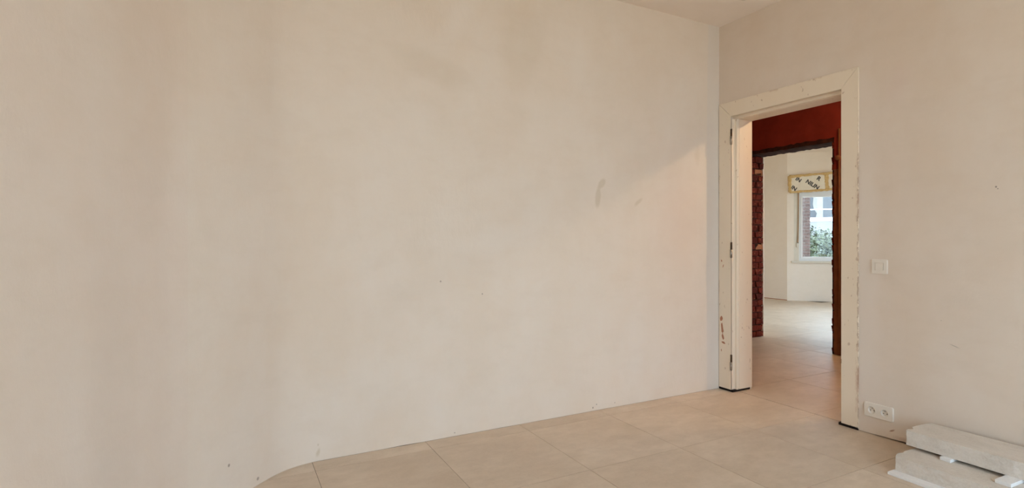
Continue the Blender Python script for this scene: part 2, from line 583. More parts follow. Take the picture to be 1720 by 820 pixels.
def ragged_wall(name, pts, out_off, mat, zbot, ztop=CEIL, seg=0.05, smooth=True):
    """wall along a plan polyline (inner face); the lower edge is a little ragged"""
    P = [Vector((p[0], p[1])) for p in pts]
    fine = [P[0]]
    for a, b in zip(P, P[1:]):
        n = max(1, int((b - a).length / seg))
        for i in range(1, n + 1):
            fine.append(a.lerp(b, i / n))
    nrm = []
    for i in range(len(fine)):
        t = (fine[min(i + 1, len(fine) - 1)] - fine[max(i - 1, 0)]).normalized()
        nrm.append(Vector((t.y, -t.x)) * out_off)
    mb = MB()
    n = len(fine)
    vs = []
    for i, p in enumerate(fine):
        zb = zbot(p, i)
        vs += [(p.x, p.y, zb), (p.x, p.y, ztop), (p.x + nrm[i].x, p.y + nrm[i].y, 0.0), (p.x + nrm[i].x, p.y + nrm[i].y, ztop)]
    fs, sm = [], []
    for i in range(n - 1):
        a, b = 4 * i, 4 * (i + 1)
        fs += [(a, b, b + 1, a + 1), (a + 2, a + 3, b + 3, b + 2), (a + 1, b + 1, b + 3, a + 3), (a, a + 2, b + 2, b)]
        sm += [smooth, False, False, False]
    fs += [(0, 1, 3, 2), (4 * n - 4, 4 * n - 2, 4 * n - 1, 4 * n - 3)]
    sm += [False, False]
    mb.v, mb.f, mb.sm = vs, fs, sm
    o = mb.build(name, mat, None, fix=False)
    # keep smoothing to the inner face only
    me = o.data
    keys = set()
    for p in me.polygons:
        if not p.use_smooth:
            for k in p.edge_keys:
                keys.add(k)
    at = me.attributes.new('sharp_edge', 'BOOLEAN', 'EDGE') if 'sharp_edge' not in me.attributes else me.attributes['sharp_edge']
    for e in me.edges:
        if tuple(sorted(e.vertices)) in keys:
            at.data[e.index].value = True
    return o


def arc(c, r, a0, a1, n):
    return [(c[0] + r * math.cos(math.radians(a0 + (a1 - a0) * i / n)), c[1] + r * math.sin(math.radians(a0 + (a1 - a0) * i / n))) for i in range(n + 1)]


# plan of the plastered wall: straight, a rounded bend, a 45 degree stretch, a second bend
r1 = 0.35
bend1 = arc((-2.95, -r1), r1, 90, 135, 16)
e1 = Vector(bend1[-1])
d45 = Vector((-0.70711, -0.70711))
e2 = e1 + d45 * 0.45
r2 = 0.60
c2 = e2 + Vector((0.70711, -0.70711)) * r2
bend2 = arc((c2.x, c2.y), r2, 135, 150, 10)
e3 = Vector(bend2[-1])
dl = Vector((-math.sin(math.radians(22)) * 1.0, -math.cos(math.radians(22))))
dl = Vector((math.cos(math.radians(150 + 90)), math.sin(math.radians(150 + 90))))
e4 = e3 + dl * ((YF - e3.y) / dl.y)


def zb_back(p, i):
    return 0.0003 + 0.004 * max(0.0, noise.noise(Vector((p.x * 5, p.y * 5, 3.1))) - 0.12)


def zb_right(p, i):
    k = max(0.0, 1 - abs(p.y + 1.38) / 0.30)
    return 0.0015 + 0.004 * abs(noise.noise(Vector((p.y * 14, 0, 1.7)))) + 0.015 * k * (0.7 + 0.6 * noise.noise(Vector((p.y * 25, 0, 8.0))))


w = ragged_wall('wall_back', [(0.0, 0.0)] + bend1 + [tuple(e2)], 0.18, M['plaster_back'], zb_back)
struct(w, 'long bare plaster wall bending at its far end towards the viewer', 'wall')
L0 = (Vector(e3) - e4).length
dw = dl.normalized()
sa, sb = L0 - 2.15, L0 - 0.40          # stretch of the left wall with an added window for light, beyond the picture
pa, pb = e3 + dw * sa, e3 + dw * sb
w = ragged_wall('wall_left', [tuple(e2)] + bend2[1:] + [tuple(pa)], 0.18, M['plaster_left'], zb_back)
_no = Vector((dw.y, -dw.x)) * 0.18


def wl_piece(mb, a, b, z0, z1):
    vs = [(p.x, p.y, z) for z in (z0, z1) for p in (a, b, b + _no, a + _no)]
    return mb.add(vs, [(3, 2, 1, 0), (4, 5, 6, 7), (0, 1, 5, 4), (1, 2, 6, 5), (2, 3, 7, 6), (3, 0, 4, 7)])


mbl = MB()
wl_piece(mbl, pa, pb, 0.0, 0.10)
wl_piece(mbl, pa, pb, 2.65, CEIL)
wl_piece(mbl, pb, e4, 0.0, CEIL)
o = mbl.build('wall_left_side', M['plaster_left'])
struct(o, 'plaster wall with the added side window, behind the viewer', 'wall')
ADDED_SIDEWIN = ((pa + pb) / 2 + _no * 0.6, (pb - pa).length, math.atan2(dw.y, dw.x))
struct(w, 'plaster wall continuing beyond the bend at the picture edge', 'wall')

# wall with the door: pieces around the opening, one mesh
DY0, DY1, DZ = -0.985, -0.10, 2.112
mb = MB()
ys = [DY0 - 0.05 * i for i in range(int((DY0 - YF) / 0.05) + 1)] + [YF]
vs, fs = [], []
for y in ys:
    zb = zb_right(Vector((0, y)), 0)
    vs += [(0, y, zb), (0, y, CEIL), (0.19, y, 0), (0.19, y, CEIL)]
for i in range(len(ys) - 1):
    a, b = 4 * i, 4 * (i + 1)
    fs += [(a, a + 1, b + 1, b), (a + 2, b + 2, b + 3, a + 3), (a + 1, a + 3, b + 3, b + 1), (a, b, b + 2, a + 2)]
fs += [(0, 2, 3, 1), (4 * len(ys) - 4, 4 * len(ys) - 3, 4 * len(ys) - 1, 4 * len(ys) - 2)]
mb.add(vs, fs)
mb.box((0, DY1, 0.0), (0.19, 0.0, CEIL))
mb.box((0, DY0, DZ), (0.19, DY1, CEIL))
w = mb.build('wall_right', M['plaster_right'])
struct(w, 'plaster wall with the cream door frame, switch and sockets', 'wall')

# wall behind the camera, with its window opening
WX0, WX1, WZ0, WZ1 = -3.45, -0.15, 0.10, 2.65
mb = MB()
mb.box((-5.7, YF - 0.22, 0), (WX0, YF, CEIL))
mb.box((WX1, YF - 0.22, 0), (0.19, YF, CEIL))
mb.box((WX0, YF - 0.22, 0), (WX1, YF, WZ0))
mb.box((WX0, YF - 0.22, WZ1), (WX1, YF, CEIL))
w = mb.build('wall_front', M['plaster_left'])
struct(w, 'plaster wall with the large window behind the viewer', 'wall')
o = MB().box((-5.9, YF - 0.22, CEIL), (0.19, 0.25, CEIL + 0.15)).build('ceiling', M['plaster_ceiling'])
struct(o, 'bare plaster ceiling above the corner of the near room', 'ceiling')


def window(name, loc, rz, w_, h_, n, label):
    """frame of profiles around n glazed sashes; local x along the wall, y outwards"""
    e = empty(name, loc, rz)
    struct(e, label, 'window')
    fr = MB()
    t = 0.07
    fr.box((-w_ / 2, -0.035, 0), (-w_ / 2 + t, 0.035, h_)).box((w_ / 2 - t, -0.035, 0), (w_ / 2, 0.035, h_))
    fr.box((-w_ / 2 + t, -0.035, 0), (w_ / 2 - t, 0.035, t)).box((-w_ / 2 + t, -0.035, h_ - t), (w_ / 2 - t, 0.035, h_))
    for i in range(1, n):
        x = -w_ / 2 + w_ * i / n
        fr.box((x - 0.04, -0.035, t), (x + 0.04, 0.035, h_ - t))
    fr.build('window_frame', M['pvc'], e)
    for i in range(n):
        x0, x1 = -w_ / 2 + w_ * i / n, -w_ / 2 + w_ * (i + 1) / n
        MB().box((x0 + 0.042, -0.006, t), (x1 - 0.042, 0.006, h_ - t)).build('pane', M['glass'], e)
    return e


window('window_2', ((WX0 + WX1) / 2, YF - 0.12, WZ0), PI, WX1 - WX0, WZ1 - WZ0, 3, 'wide white window behind the viewer lighting the near room')

window('added_window_5', (ADDED_SIDEWIN[0].x, ADDED_SIDEWIN[0].y, 0.10), ADDED_SIDEWIN[2], ADDED_SIDEWIN[1], 2.55, 2, 'unseen window added behind the viewer to brighten the near room')  # added to throw more light on the door wall
# ------------------------------------------------------------------ hall and far room shell
HX = 2.0            # hall side of the brick wall
TX = 2.275          # far-room side
OY0, OY1, OZ = 0.354, 1.33, 2.14
mb = MB()
mb.box((HX + 0.014, -3.2, 0), (TX - 0.014, OY0 - 0.12, CEIL))
mb.box((HX + 0.014, OY1 + 0.13, 0), (TX - 0.014, 5.2, CEIL))
mb.box((HX + 0.014, OY0 - 0.12, OZ + 0.11), (TX - 0.014, OY1 + 0.13, CEIL))
mb.box((HX + 0.017, OY0 - 0.12, 0.0), (TX - 0.02, OY0 - 0.009, OZ + 0.11))
mb.box((HX + 0.017, OY1 + 0.009, 0.0), (TX - 0.03, OY1 + 0.13, OZ + 0.11))
wc = mb.build('wall_hall', M['mortar'])
struct(wc, 'maroon hall wall with a knocked-through opening edged in raw brick', 'wall')


def ragged_poly(pts, amp, step=0.035):
    out = []
    for a, b in zip(pts, pts[1:] + pts[:1]):
        a, b = Vector(a), Vector(b)
        n = max(1, int((b - a).length / step))
        for i in range(n):
            q = a.lerp(b, i / n)
            inside = -3.0 < q.x < 2.4 and 0.01 < q.y < 2.6
            if inside and i:
                q = q + Vector((random.uniform(-amp, amp), random.uniform(-amp, amp)))
            out.append((q.x, q.y))
    return out


# plaster skins of the hall side: above, on the socket side, on the far side
def skin(name, poly, x0, x1, mat, parent):
    return MB().prism(poly, 0, x0, x1).build(name, mat, parent)


def edge_v(y, z0, z1, amp, n=50):
    return [(y + random.uniform(-amp, amp), z0 + (z1 - z0) * i / n) for i in range(n + 1)]


def edge_h(z, y0, y1, amp, n=30):
    return [(y0 + (y1 - y0) * i / n, z + random.uniform(-amp, amp)) for i in range(n + 1)]


SK = HX + 0.014
pr = OY0 - 0.035
skin('plaster_layer', [(-3.2, 1.86), ] + [(pr, 1.86)] + edge_v(pr, 1.88, OZ + 0.045, 0.004, 8) + edge_h(OZ + 0.045, pr + 0.02, OY1 + 0.05, 0.007) + [(OY1 + 0.05, CEIL), (-3.2, CEIL)], HX, SK, M['maroon'], wc)
skin('plaster_layer', [(-3.2, 0.0)] + edge_v(pr, 0.004, 1.86, 0.004, 50) + [(-3.2, 1.86)], HX, SK, M['brown_paint'], wc)
skin('plaster_layer', [(2.6, 0.0), (2.6, CEIL), (OY1 + 0.05, CEIL)] + edge_v(OY1 + 0.045, 2.1, 0.004, 0.006, 50), HX, SK, M['maroon'], wc)
# white skin on the far-room side
skin('plaster_layer', [(-1.0, 0.0)] + edge_v(OY0 - 0.03, 0.004, OZ + 0.02, 0.004) + edge_h(OZ + 0.03, OY0 - 0.02, OY1 - 0.006, 0.004) + edge_v(OY1 - 0.006, OZ + 0.02, 0.004, 0.003) + [(5.2, 0.0), (5.2, CEIL), (-1.0, CEIL)], TX - 0.014, TX, M['plaster_white'], wc)

# rough lintel
mb = MB()
nY, nX = 34, 6
grid = {}
for i in range(nY + 1):
    for k, (x, z) in enumerate([(HX + 0.004, OZ + 0.105), (HX + 0.004, OZ + 0.05), (HX + 0.004, OZ), (HX + 0.09, OZ - 0.004), (HX + 0.18, OZ), (TX - 0.015, OZ), (TX - 0.015, OZ + 0.105)]):
        y = OY0 - 0.10 + (OY1 - OY0 + 0.21) * i / nY
        j = 0.004
        grid[i, k] = len(mb.v)
        mb.v.append((x + random.uniform(-j, j) * 0.8, y + random.uniform(-j, j), z + random.uniform(-j, j)))
for i in range(nY):
    for k in range(6):
        mb.f.append((grid[i, k], grid[i + 1, k], grid[i + 1, k + 1], grid[i, k + 1]))
        mb.sm.append(False)
mb.f += [tuple(grid[0, k] for k in range(7)), tuple(grid[nY, k] for k in range(7))[::-1]]
mb.sm += [False, False]
lt = mb.build('lintel', M['lintel'], wc)
lt['label'] = 'dark rough lintel over the opening'


def brick_mesh(name, mat, j):
    """unit brick, edges knocked about"""
    me = None
    mb = MB().box((-0.5, -0.5, -0.5), (0.5, 0.5, 0.5))
    me = mb.mesh(name, mat)
    bm = bmesh.new()
    bm.from_mesh(me)
    bmesh.ops.bevel(bm, geom=list(bm.edges), offset=0.06, segments=1, affect='EDGES')
    for v in bm.verts:
        v.co += Vector((random.uniform(-j, j), random.uniform(-j, j), random.uniform(-j, j)))
    bm.to_mesh(me)
    bm.free()
    return me


BV = [brick_mesh('brick', M['brick_hall'], 0.06) for _ in range(6)]
BP = [brick_mesh('brick', M['pale_mortar'], 0.08) for _ in range(2)]
CH = 0.0738
for c in range(29):
    z = CH * (c + 0.5)
    x0, x1 = HX + 0.012, TX - 0.012
    cut = x0 + (x1 - x0) * (0.68 if c % 2 else 0.46) + random.uniform(-0.01, 0.01)
    for side in (0, 1):
        for a, b in ((x0, cut - 0.005), (cut + 0.005, x1)):
            d = random.uniform(-0.007, 0.005) - (0.012 if side == 0 and random.random() < 0.2 else 0)
            if side == 0:
                yy0, yy1 = OY0 - 0.115, OY0 - 0.004 + d
            else:
                yy0, yy1 = OY1 + d, OY1 + 0.115
            pale = side == 1 and b == x1 and (c == 26 or c == 14)
            me = random.choice(BP if pale else BV)
            inst('brick', me, wc, ((a + b) / 2, (yy0 + yy1) / 2, z), (b - a, yy1 - yy0, CH - 0.010), (random.uniform(-.02, .02), random.uniform(-.015, .015), random.uniform(-.03, .03)))

# other hall walls
o = MB().box((0.0, 0.0, 0), (0.19, 2.6, CEIL)).build('wall_hall_side', M['maroon'])
struct(o, 'maroon hall wall running on behind the plaster wall', 'wall')
o = MB().box((0.0, 2.6, 0), (HX + 0.014, 2.75, CEIL)).build('wall_hall_end', M['maroon'])
struct(o, 'maroon end wall of the dark hall', 'wall')
o = MB().box((0.19, -3.35, 0), (HX + 0.014, -3.2, CEIL)).build('wall_hall_front', M['maroon'])
struct(o, 'maroon wall at the near end of the hall', 'wall')
o = MB().box((0.19, -3.35, CEIL), (TX, 2.75, CEIL + 0.15)).build('ceiling_hall', M['plaster_ceiling'])
struct(o, 'plaster ceiling of the dark hall', 'ceiling')

# far room: straight wall, then a splayed bay
BX, BY = 6.03, 3.66
O45 = Vector((BX, BY))
D45 = Vector((0.70711, -0.70711))
N45 = Vector((0.70711, 0.70711))       # outwards
LBAY = 1.30
E45 = O45 + D45 * LBAY


def q45(s, n, z):
    p = O45 + D45 * s + N45 * n
    return (p.x, p.y, z)


def prism45(mb, s0, s1, n0, n1, z0, z1):
    vs = [q45(s, n, z) for z in (z0, z1) for s, n in ((s0, n0), (s1, n0), (s1, n1), (s0, n1))]
    return mb.add(vs, [(3, 2, 1, 0), (4, 5, 6, 7), (0, 1, 5, 4), (1, 2, 6, 5), (2, 3, 7, 6), (3, 0, 4, 7)])


wf = MB().box((BX, BY, 0.014), (BX + 0.2, 5.2, CEIL)).build('wall_far', M['plaster_white'])
struct(wf, 'cream wall of the far room beside the bay window', 'wall')
st = MB().box((BX + 0.004, BY, 0), (BX + 0.2, 5.2, 0.014)).build('mortar_strip', M['chip'], wf)
st['label'] = 'rusty unpainted strip along the foot of the wall'
GS0, GS1 = 0.115, 1.14          # window opening along the splay
GZ0, GZ1 = 0.742, 2.10
mb = MB()
prism45(mb, 0.0, GS0, 0.0, 0.22, 0, CEIL)
prism45(mb, GS1, LBAY, 0.0, 0.22, 0, CEIL)
prism45(mb, GS0, GS1, 0.0, 0.22, 0, GZ0)
prism45(mb, GS0, GS1, 0.0, 0.22, GZ1, CEIL)
wb = mb.build('wall_bay', M['plaster_white'])
struct(wb, 'white splayed bay wall under and around the far window', 'wall')
b2 = -0.02 - 0.0
mb = MB()
bx = E45.x
mb.box((bx, 0.0, 0), (bx + 0.2, 0.62, CEIL))
mb.box((bx, 2.62, 0), (bx + 0.2, E45.y + 0.02, CEIL))
mb.box((bx, 0.62, 0), (bx + 0.2, 2.62, 0.3))
mb.box((bx, 0.62, 2.6), (bx + 0.2, 2.62, CEIL))
o = mb.build('wall_bay_front', M['plaster_white'])
struct(o, 'white outer wall of the bay, hidden round the brick edge', 'wall')
window('window_3', (bx + 0.1, 1.62, 0.3), -PI / 2, 2.0, 2.3, 2, 'wide bay window hidden beyond the brick edge')
o = MB().box((TX, 5.2, 0), (BX + 0.2, 5.35, CEIL)).build('wall_far_side', M['plaster_white'])
struct(o, 'white side wall of the far room', 'wall')
o = MB().box((TX, -0.15, 0), (2.9, 0.0, CEIL)).box((5.7, -0.15, 0), (bx + 0.2, 0.0, CEIL)).box((2.9, -0.15, 0), (5.7, 0.0, 0.1)).box((2.9, -0.15, 2.6), (5.7, 0.0, CEIL)).build('wall_far_near', M['plaster_white'])
window('added_window_4', (4.3, -0.10, 0.1), PI, 2.8, 2.5, 3, 'unseen glazing added to brighten the far room, hidden behind the hall wall')  # added opening that lights the far wall and the bay
struct(o, 'white near side wall of the far room', 'wall')
o = MB().prism([(TX, -0.15), (bx + 0.25, -0.15), (bx + 0.25, E45.y + 0.1), (BX + 0.25, BY + 0.1), (BX + 0.25, 5.35), (TX, 5.35)], 2, CEIL, CEIL + 0.15).build('ceiling_far', M['plaster_white'])
struct(o, 'white ceiling of the far room', 'ceiling')

# ------------------------------------------------------------------ floor with its tiles
fl = MB().box((-5.9, YF - 0.22, -0.20), (0.19, 0.2, -0.0022)).box((0.19, -3.35, -0.20), (TX, 2.75, -0.0022)) \
    .add(*(lambda p: ([(x, y, -0.0022) for x, y in p] + [(x, y, -0.2) for x, y in p], [tuple(range(6)), tuple(range(11, 5, -1))] + [(i, 6 + i, 6 + (i + 1) % 6, (i + 1) % 6) for i in range(6)]))([(TX, -0.15), (bx + 0.2, -0.15), (bx + 0.2, E45.y), (BX + 0.2, BY + 0.05), (BX + 0.2, 5.35), (TX, 5.35)])) \
    .build('floor', M['grout'])
struct(fl, 'large beige stone-look floor tiles running on into the hall', 'floor')
tm = MB().box((-0.5, -0.5, -1), (0.5, 0.5, 0)).mesh('tile', M['tile'])


def lay(xj, yj, x_lo, x_hi, y_lo, y_hi, keep=None):
    g = 0.0012
    for a, b in zip(xj, xj[1:]):
        for c, d in zip(yj, yj[1:]):
            X0, X1, Y0, Y1 = max(a, x_lo), min(b, x_hi), max(c, y_lo), min(d, y_hi)
            if X1 - X0 < 0.01 or Y1 - Y0 < 0.01 or (keep and not keep((X0 + X1) / 2, (Y0 + Y1) / 2)):
                continue
            dz = random.uniform(-0.0003, 0.0)
            inst('tile', tm, fl, ((X0 + X1) / 2, (Y0 + Y1) / 2, dz), (X1 - X0 - 2 * g, Y1 - Y0 - 2 * g, 0.012))


YJ = [-0.122 - 0.6255 * k for k in range(9)][::-1] + [0.55]
lay([0.058 - 0.6095 * k for k in range(10)][::-1], YJ, -5.4, 0.056, YF, 0.0)
XH = [0.058, 0.715, 1.335, 1.96] + [1.96 + 0.615 * k for k in range(1, 9)]
YH = [-0.09 - 0.635 * k for k in range(6)][::-1] + [-0.09 + 0.645 * k for k in range(1, 10)]
lay(XH, YH, 0.0615, HX + 0.0, -3.2, 2.6, lambda x, y: x > 0.2 or (-1.4 < y < 0.6))
lay(XH, YH, HX, TX, OY0 - 0.3, OY1 + 0.3)
lay(XH, YH, TX, bx, -0.0, 5.2, lambda x, y: x < BX + 0.2 or y < BY - (x - BX) + 0.2)

# ------------------------------------------------------------------ door frame
door = empty('door_1')
struct(door, 'cream painted door frame without a door, worn at its edges', 'door frame')
CA, CB, CI0, CI1 = -0.004, -1.047, -0.117, -0.944     # outer and inner edges of the architrave
ZT, ZI = 2.200, 2.088
PX = -0.008
G = 0.016           # clear gap under the timber
a1 = MB().prism([(CA, G), (CI0, G), (CI0, ZI), (CA, ZT)], 0, PX, 0.0).build('architrave', M['paint'], door, bevel=0.0015)
a2 = MB().prism([(CB, G - 0.006), (CI1, G), (CI1, ZI), (CB, ZT)], 0, PX, 0.0).build('architrave', M['paint'], door, bevel=0.0015)
a3 = MB().prism([(CA - 0.003, ZT), (CB + 0.003, ZT), (CI1 + 0.002, ZI), (CI0 - 0.002, ZI)], 0, PX, 0.0).build('architrave', M['paint'], door, bevel=0.0015)
JX = 0.205


def lining(y_reb, y_stop, back):
    """one jamb: rebate, rounded stop, quirk, lining; a plan profile swept upwards"""
    s = 1 if y_stop > y_reb else -1
    poly = [(PX + 0.001, back), (PX + 0.001, y_reb), (0.036, y_reb), (0.036, y_stop - s * 0.005), (0.039, y_stop - s * 0.0015), (0.044, y_stop), (0.056, y_stop),
            (0.060, y_stop - s * 0.006), (0.063, y_stop - s * 0.006), (0.066, y_stop - s * 0.001), (JX, y_stop - s * 0.001), (JX, back)]
    return MB().prism(poly, 2, G, 2.07)


lining(CI0, -0.136, -0.100).build('jamb', M['paint'], door)
lining(CI1, -0.925, -0.962).build('jamb', M['paint'], door)
hp = [(PX + 0.001, 2.112), (PX + 0.001, ZI), (0.036, ZI), (0.036, 2.074), (0.039, 2.0705), (0.044, 2.069), (0.056, 2.069), (0.060, 2.075), (0.063, 2.075), (0.066, 2.070), (JX, 2.070), (JX, 2.112)]
hv = [(x, y, z) for y in (CI1 - 0.017, CI0 + 0.017) for x, z in hp]
n = len(hp)
MB().add(hv, [tuple(range(n)), tuple(range(2 * n - 1, n - 1, -1))] + [(i, n + i, n + (i + 1) % n, (i + 1) % n) for i in range(n)]).build('head_jamb', M['paint'], door)
# hall-side architraves
MB().prism([(-0.02, 0.0), (-0.13, 0.0), (-0.13, 2.075), (-0.02, 2.19)], 0, 0.19, 0.204).build('architrave', M['paint'], door)
MB().prism([(-1.04, 0.0), (-0.931, 0.0), (-0.931, 2.075), (-1.04, 2.19)], 0, 0.19, 0.204).build('architrave', M['paint'], door)
MB().prism([(-0.02, 2.19), (-1.04, 2.19), (-0.931, 2.075), (-0.13, 2.075)], 0, 0.19, 0.204).build('architrave', M['paint'], door)
# black blocks standing for the shade under the cut-off timber
for y0, y1, x0 in ((-0.133, CA - 0.002, -0.010), (CB + 0.002, -0.928, -0.010)):
    gp = MB().box((x0 + 0.002, y0, 0.0005), (0.185, y1, G)).build('slot_shade', M['gap'], door)
    gp['label'] = 'black block for the shade under the cut-off frame'
for zc in (1.934, 1.076, 0.224):
    h_ = MB().cyl((PX - 0.001, -0.1195, zc - 0.058), 0.0088, 0.060, n=14).build('hinge', M['hinge'], door)
    h_['label'] = 'steel lift-off hinge pin'
    MB().cyl((PX - 0.001, -0.1195, zc - 0.062), 0.0055, 0.004, n=12).build('hinge_tip', M['hinge'], h_)
    MB().box((PX - 0.0015, -0.1265, zc + 0.002), (PX + 0.004, -0.1120, zc + 0.058)).build('hinge_recess', M['hinge_dark'], h_)  # dark brown block drawn in for the empty recess
    MB().cyl((PX - 0.0015, -0.1195, zc + 0.002), 0.0035, 0.034, n=10).build('hinge_pin', M['hinge_dark'], h_)
MB().box((PX - 0.001, CI1 - 0.003, 0.385), (PX + 0.02, CI1 + 0.003, 0.412)).build('strike_notch', M['strap'], door)


def chip(y, z, w_, h_, tilt=0.0):
    n = 12
    pts = []
    for i in range(n):
        a = 2 * PI * i / n
        k = random.uniform(0.6, 1.1)
        p = Vector((math.cos(a) * w_ * k, math.sin(a) * h_ * k))
        pts.append((y + p.x * math.cos(tilt) - p.y * math.sin(tilt), z + p.x * math.sin(tilt) + p.y * math.cos(tilt)))
    c = MB().prism(pts, 0, PX - 0.0006, PX + 0.002).build('paint_chip', M['chip'], door)
    return c


chip(-0.030, 0.545, 0.014, 0.026, 0.2)
chip(-0.036, 0.470, 0.012, 0.048, -0.15)
chip(-0.042, 0.405, 0.010, 0.030, -0.2)
chip(-0.046, 0.362, 0.026, 0.010, 0.2)
chip(-0.028, 0.300, 0.004, 0.012)
chip(-0.045, 0.95, 0.004, 0.014, 0.3)
chip(-0.03, 0.99, 0.006, 0.010, -0.3)

# ------------------------------------------------------------------ switch and sockets


def rounded(y0, y1, z0, z1, r, n=5):
    out = []
    for cy, cz, a0 in ((y1 - r, z1 - r, 0), (y0 + r, z1 - r, 90), (y0 + r, z0 + r, 180), (y1 - r, z0 + r, 270)):
        for i in range(n + 1):
            a = math.radians(a0 + 90 * i / n)
            out.append((cy + r * math.cos(a), cz + r * math.sin(a)))
    return out


sw = empty('light_switch', (0, -1.1645, 0.995))
sw.scale = (0.72, 1, 1)
tag(sw, 'square cream rocker light switch on the wall above the double socket', 'light switch')
mb = MB()
o1, o2, i2 = rounded(-0.043, 0.043, -0.043, 0.043, 0.006), rounded(-0.040, 0.040, -0.040, 0.040, 0.005), rounded(-0.0235, 0.0235, -0.0235, 0.0235, 0.001)
n = len(o1)
vs = [(0, *p) for p in o1] + [(-0.008, *p) for p in o1] + [(-0.010, *p) for p in o2] + [(-0.010, *p) for p in i2] + [(-0.004, *p) for p in i2]
mb.add(vs, [(k * n + i, k * n + (i + 1) % n, (k + 1) * n + (i + 1) % n, (k + 1) * n + i) for k in range(4) for i in range(n)] + [tuple(4 * n + i for i in range(n))])
mb.build('plate', M['plastic'], sw)
mb = MB()
mb.add([(-0.004, -0.0210, -0.0210), (-0.004, 0.0210, -0.0210), (-0.004, 0.0210, 0.0210), (-0.004, -0.0210, 0.0210),
        (-0.0125, -0.0210, -0.0210), (-0.0125, 0.0210, -0.0210), (-0.0105, 0.0210, 0.0210), (-0.0105, -0.0210, 0.0210)],
       [(3, 2, 1, 0), (4, 5, 6, 7), (0, 1, 5, 4), (1, 2, 6, 5), (2, 3, 7, 6), (3, 0, 4, 7)])
mb.build('rocker', M['plastic'], sw, bevel=0.0008)

so = empty('wall_socket', (0, -1.1595, 0.145))
so.scale = (0.75, 1, 1)
tag(so, 'cream double wall socket low on the wall beside the door frame', 'socket')
mb = MB()
o1, o2 = rounded(-0.0795, 0.0795, -0.042, 0.042, 0.010), rounded(-0.076, 0.076, -0.0385, 0.0385, 0.0005)
n = len(o1)
mb.add([(0, *p) for p in o1] + [(-0.010, *p) for p in o1] + [(-0.013, *p) for p in o2], [(k * n + i, k * n + (i + 1) % n, (k + 1) * n + (i + 1) % n, (k + 1) * n + i) for k in range(2) for i in range(n)])
NB = 40
RW = 0.0205
for sy in (-0.0355, 0.0355):
    ya, yb = (-0.076, 0.0) if sy < 0 else (0.0, 0.076)
    ring, edge = [], []
    for i in range(NB):
        a = 2 * PI * (i + 0.5) / NB
        c_, s_ = math.cos(a), math.sin(a)
        ring.append((-0.013, sy + RW * c_, RW * s_))
        k = min(((yb - sy) / c_ if c_ > 1e-6 else 1e9) if c_ > 0 else ((ya - sy) / c_ if c_ < -1e-6 else 1e9), 0.0385 / abs(s_) if abs(s_) > 1e-6 else 1e9)
        edge.append((-0.013, sy + k * c_, k * s_))
    mb.add(ring + edge, [(i, (i + 1) % NB, NB + (i + 1) % NB, NB + i) for i in range(NB)])
    # little corner triangles left by the fan
    for cy in (ya, yb):
        for cz in (-0.0385, 0.0385):
            es = sorted(edge, key=lambda e: (e[1] - cy) ** 2 + (e[2] - cz) ** 2)
            va = next(e for e in es if abs(e[1] - cy) < 1e-5)
            vb = next(e for e in es if abs(e[2] - cz) < 1e-5)
            mb.add([va, vb, (-0.013, cy, cz)], [(0, 1, 2)])
mb.build('plate', M['plastic'], so)
for sy in (-0.0355, 0.0355):
    wl = MB().lathe((0, sy, 0), [(RW + 0.0012, -0.0132), (RW + 0.0008, -0.0142), (RW, -0.0138), (RW - 0.0004, -0.012), (RW - 0.002, -0.0035), (RW - 0.004, -0.002), (0.0005, -0.002)], 0, 32).build('socket_well', M['plastic'], so)
    MB().cyl((-0.0115, sy, 0.0105), 0.0024, 0.0095, 0, 12).build('earth_pin', M['metal'], wl)
    for py in (-0.0095, 0.0095):
        MB().cyl((-0.0026, sy + py, -0.003), 0.0028, 0.0008, 0, 14).build('pin_hole', M['pinhole'], wl)

# ------------------------------------------------------------------ slabs on the floor
def slab(name, outline, z0, z1, label):
    mb = MB()
    n = len(outline)
    ks = 5
    vs = []
    for k in range(ks):
        z = z0 + (z1 - z0) * k / (ks - 1)
        for i, (x, y) in enumerate(outline):
            j = 0.0016 if 0 < k < ks - 1 else 0.0008
            vs.append((x + random.uniform(-j, j), y + random.uniform(-j, j), z))
    fs = [tuple(range(n))[::-1], tuple((ks - 1) * n + i for i in range(n))]
    fs += [(k * n + i, k * n + (i + 1) % n, (k + 1) * n + (i + 1) % n, (k + 1) * n + i) for k in range(ks - 1) for i in range(n)]
    mb.add(vs, fs)
    o = mb.build(name, M['concrete'])
    return tag(o, label, 'concrete slab', 'stacked concrete slabs')


YE = -2.25
bd = MB().prism([(-0.508, -1.4675), (-0.16, -1.4675), (-0.16, YE - 0.02), (-0.53, YE - 0.02)], 2, 0.0005, 0.013).build('foam_board', M['foam_white'])
tag(bd, 'thin white foam board on the tiles under the lower concrete slab', 'foam board')


def long_edge(x0, y0, x1, y1, n, j):
    return [(x0 + (x1 - x0) * i / n + random.uniform(-j, j), y0 + (y1 - y0) * i / n) for i in range(1, n)]


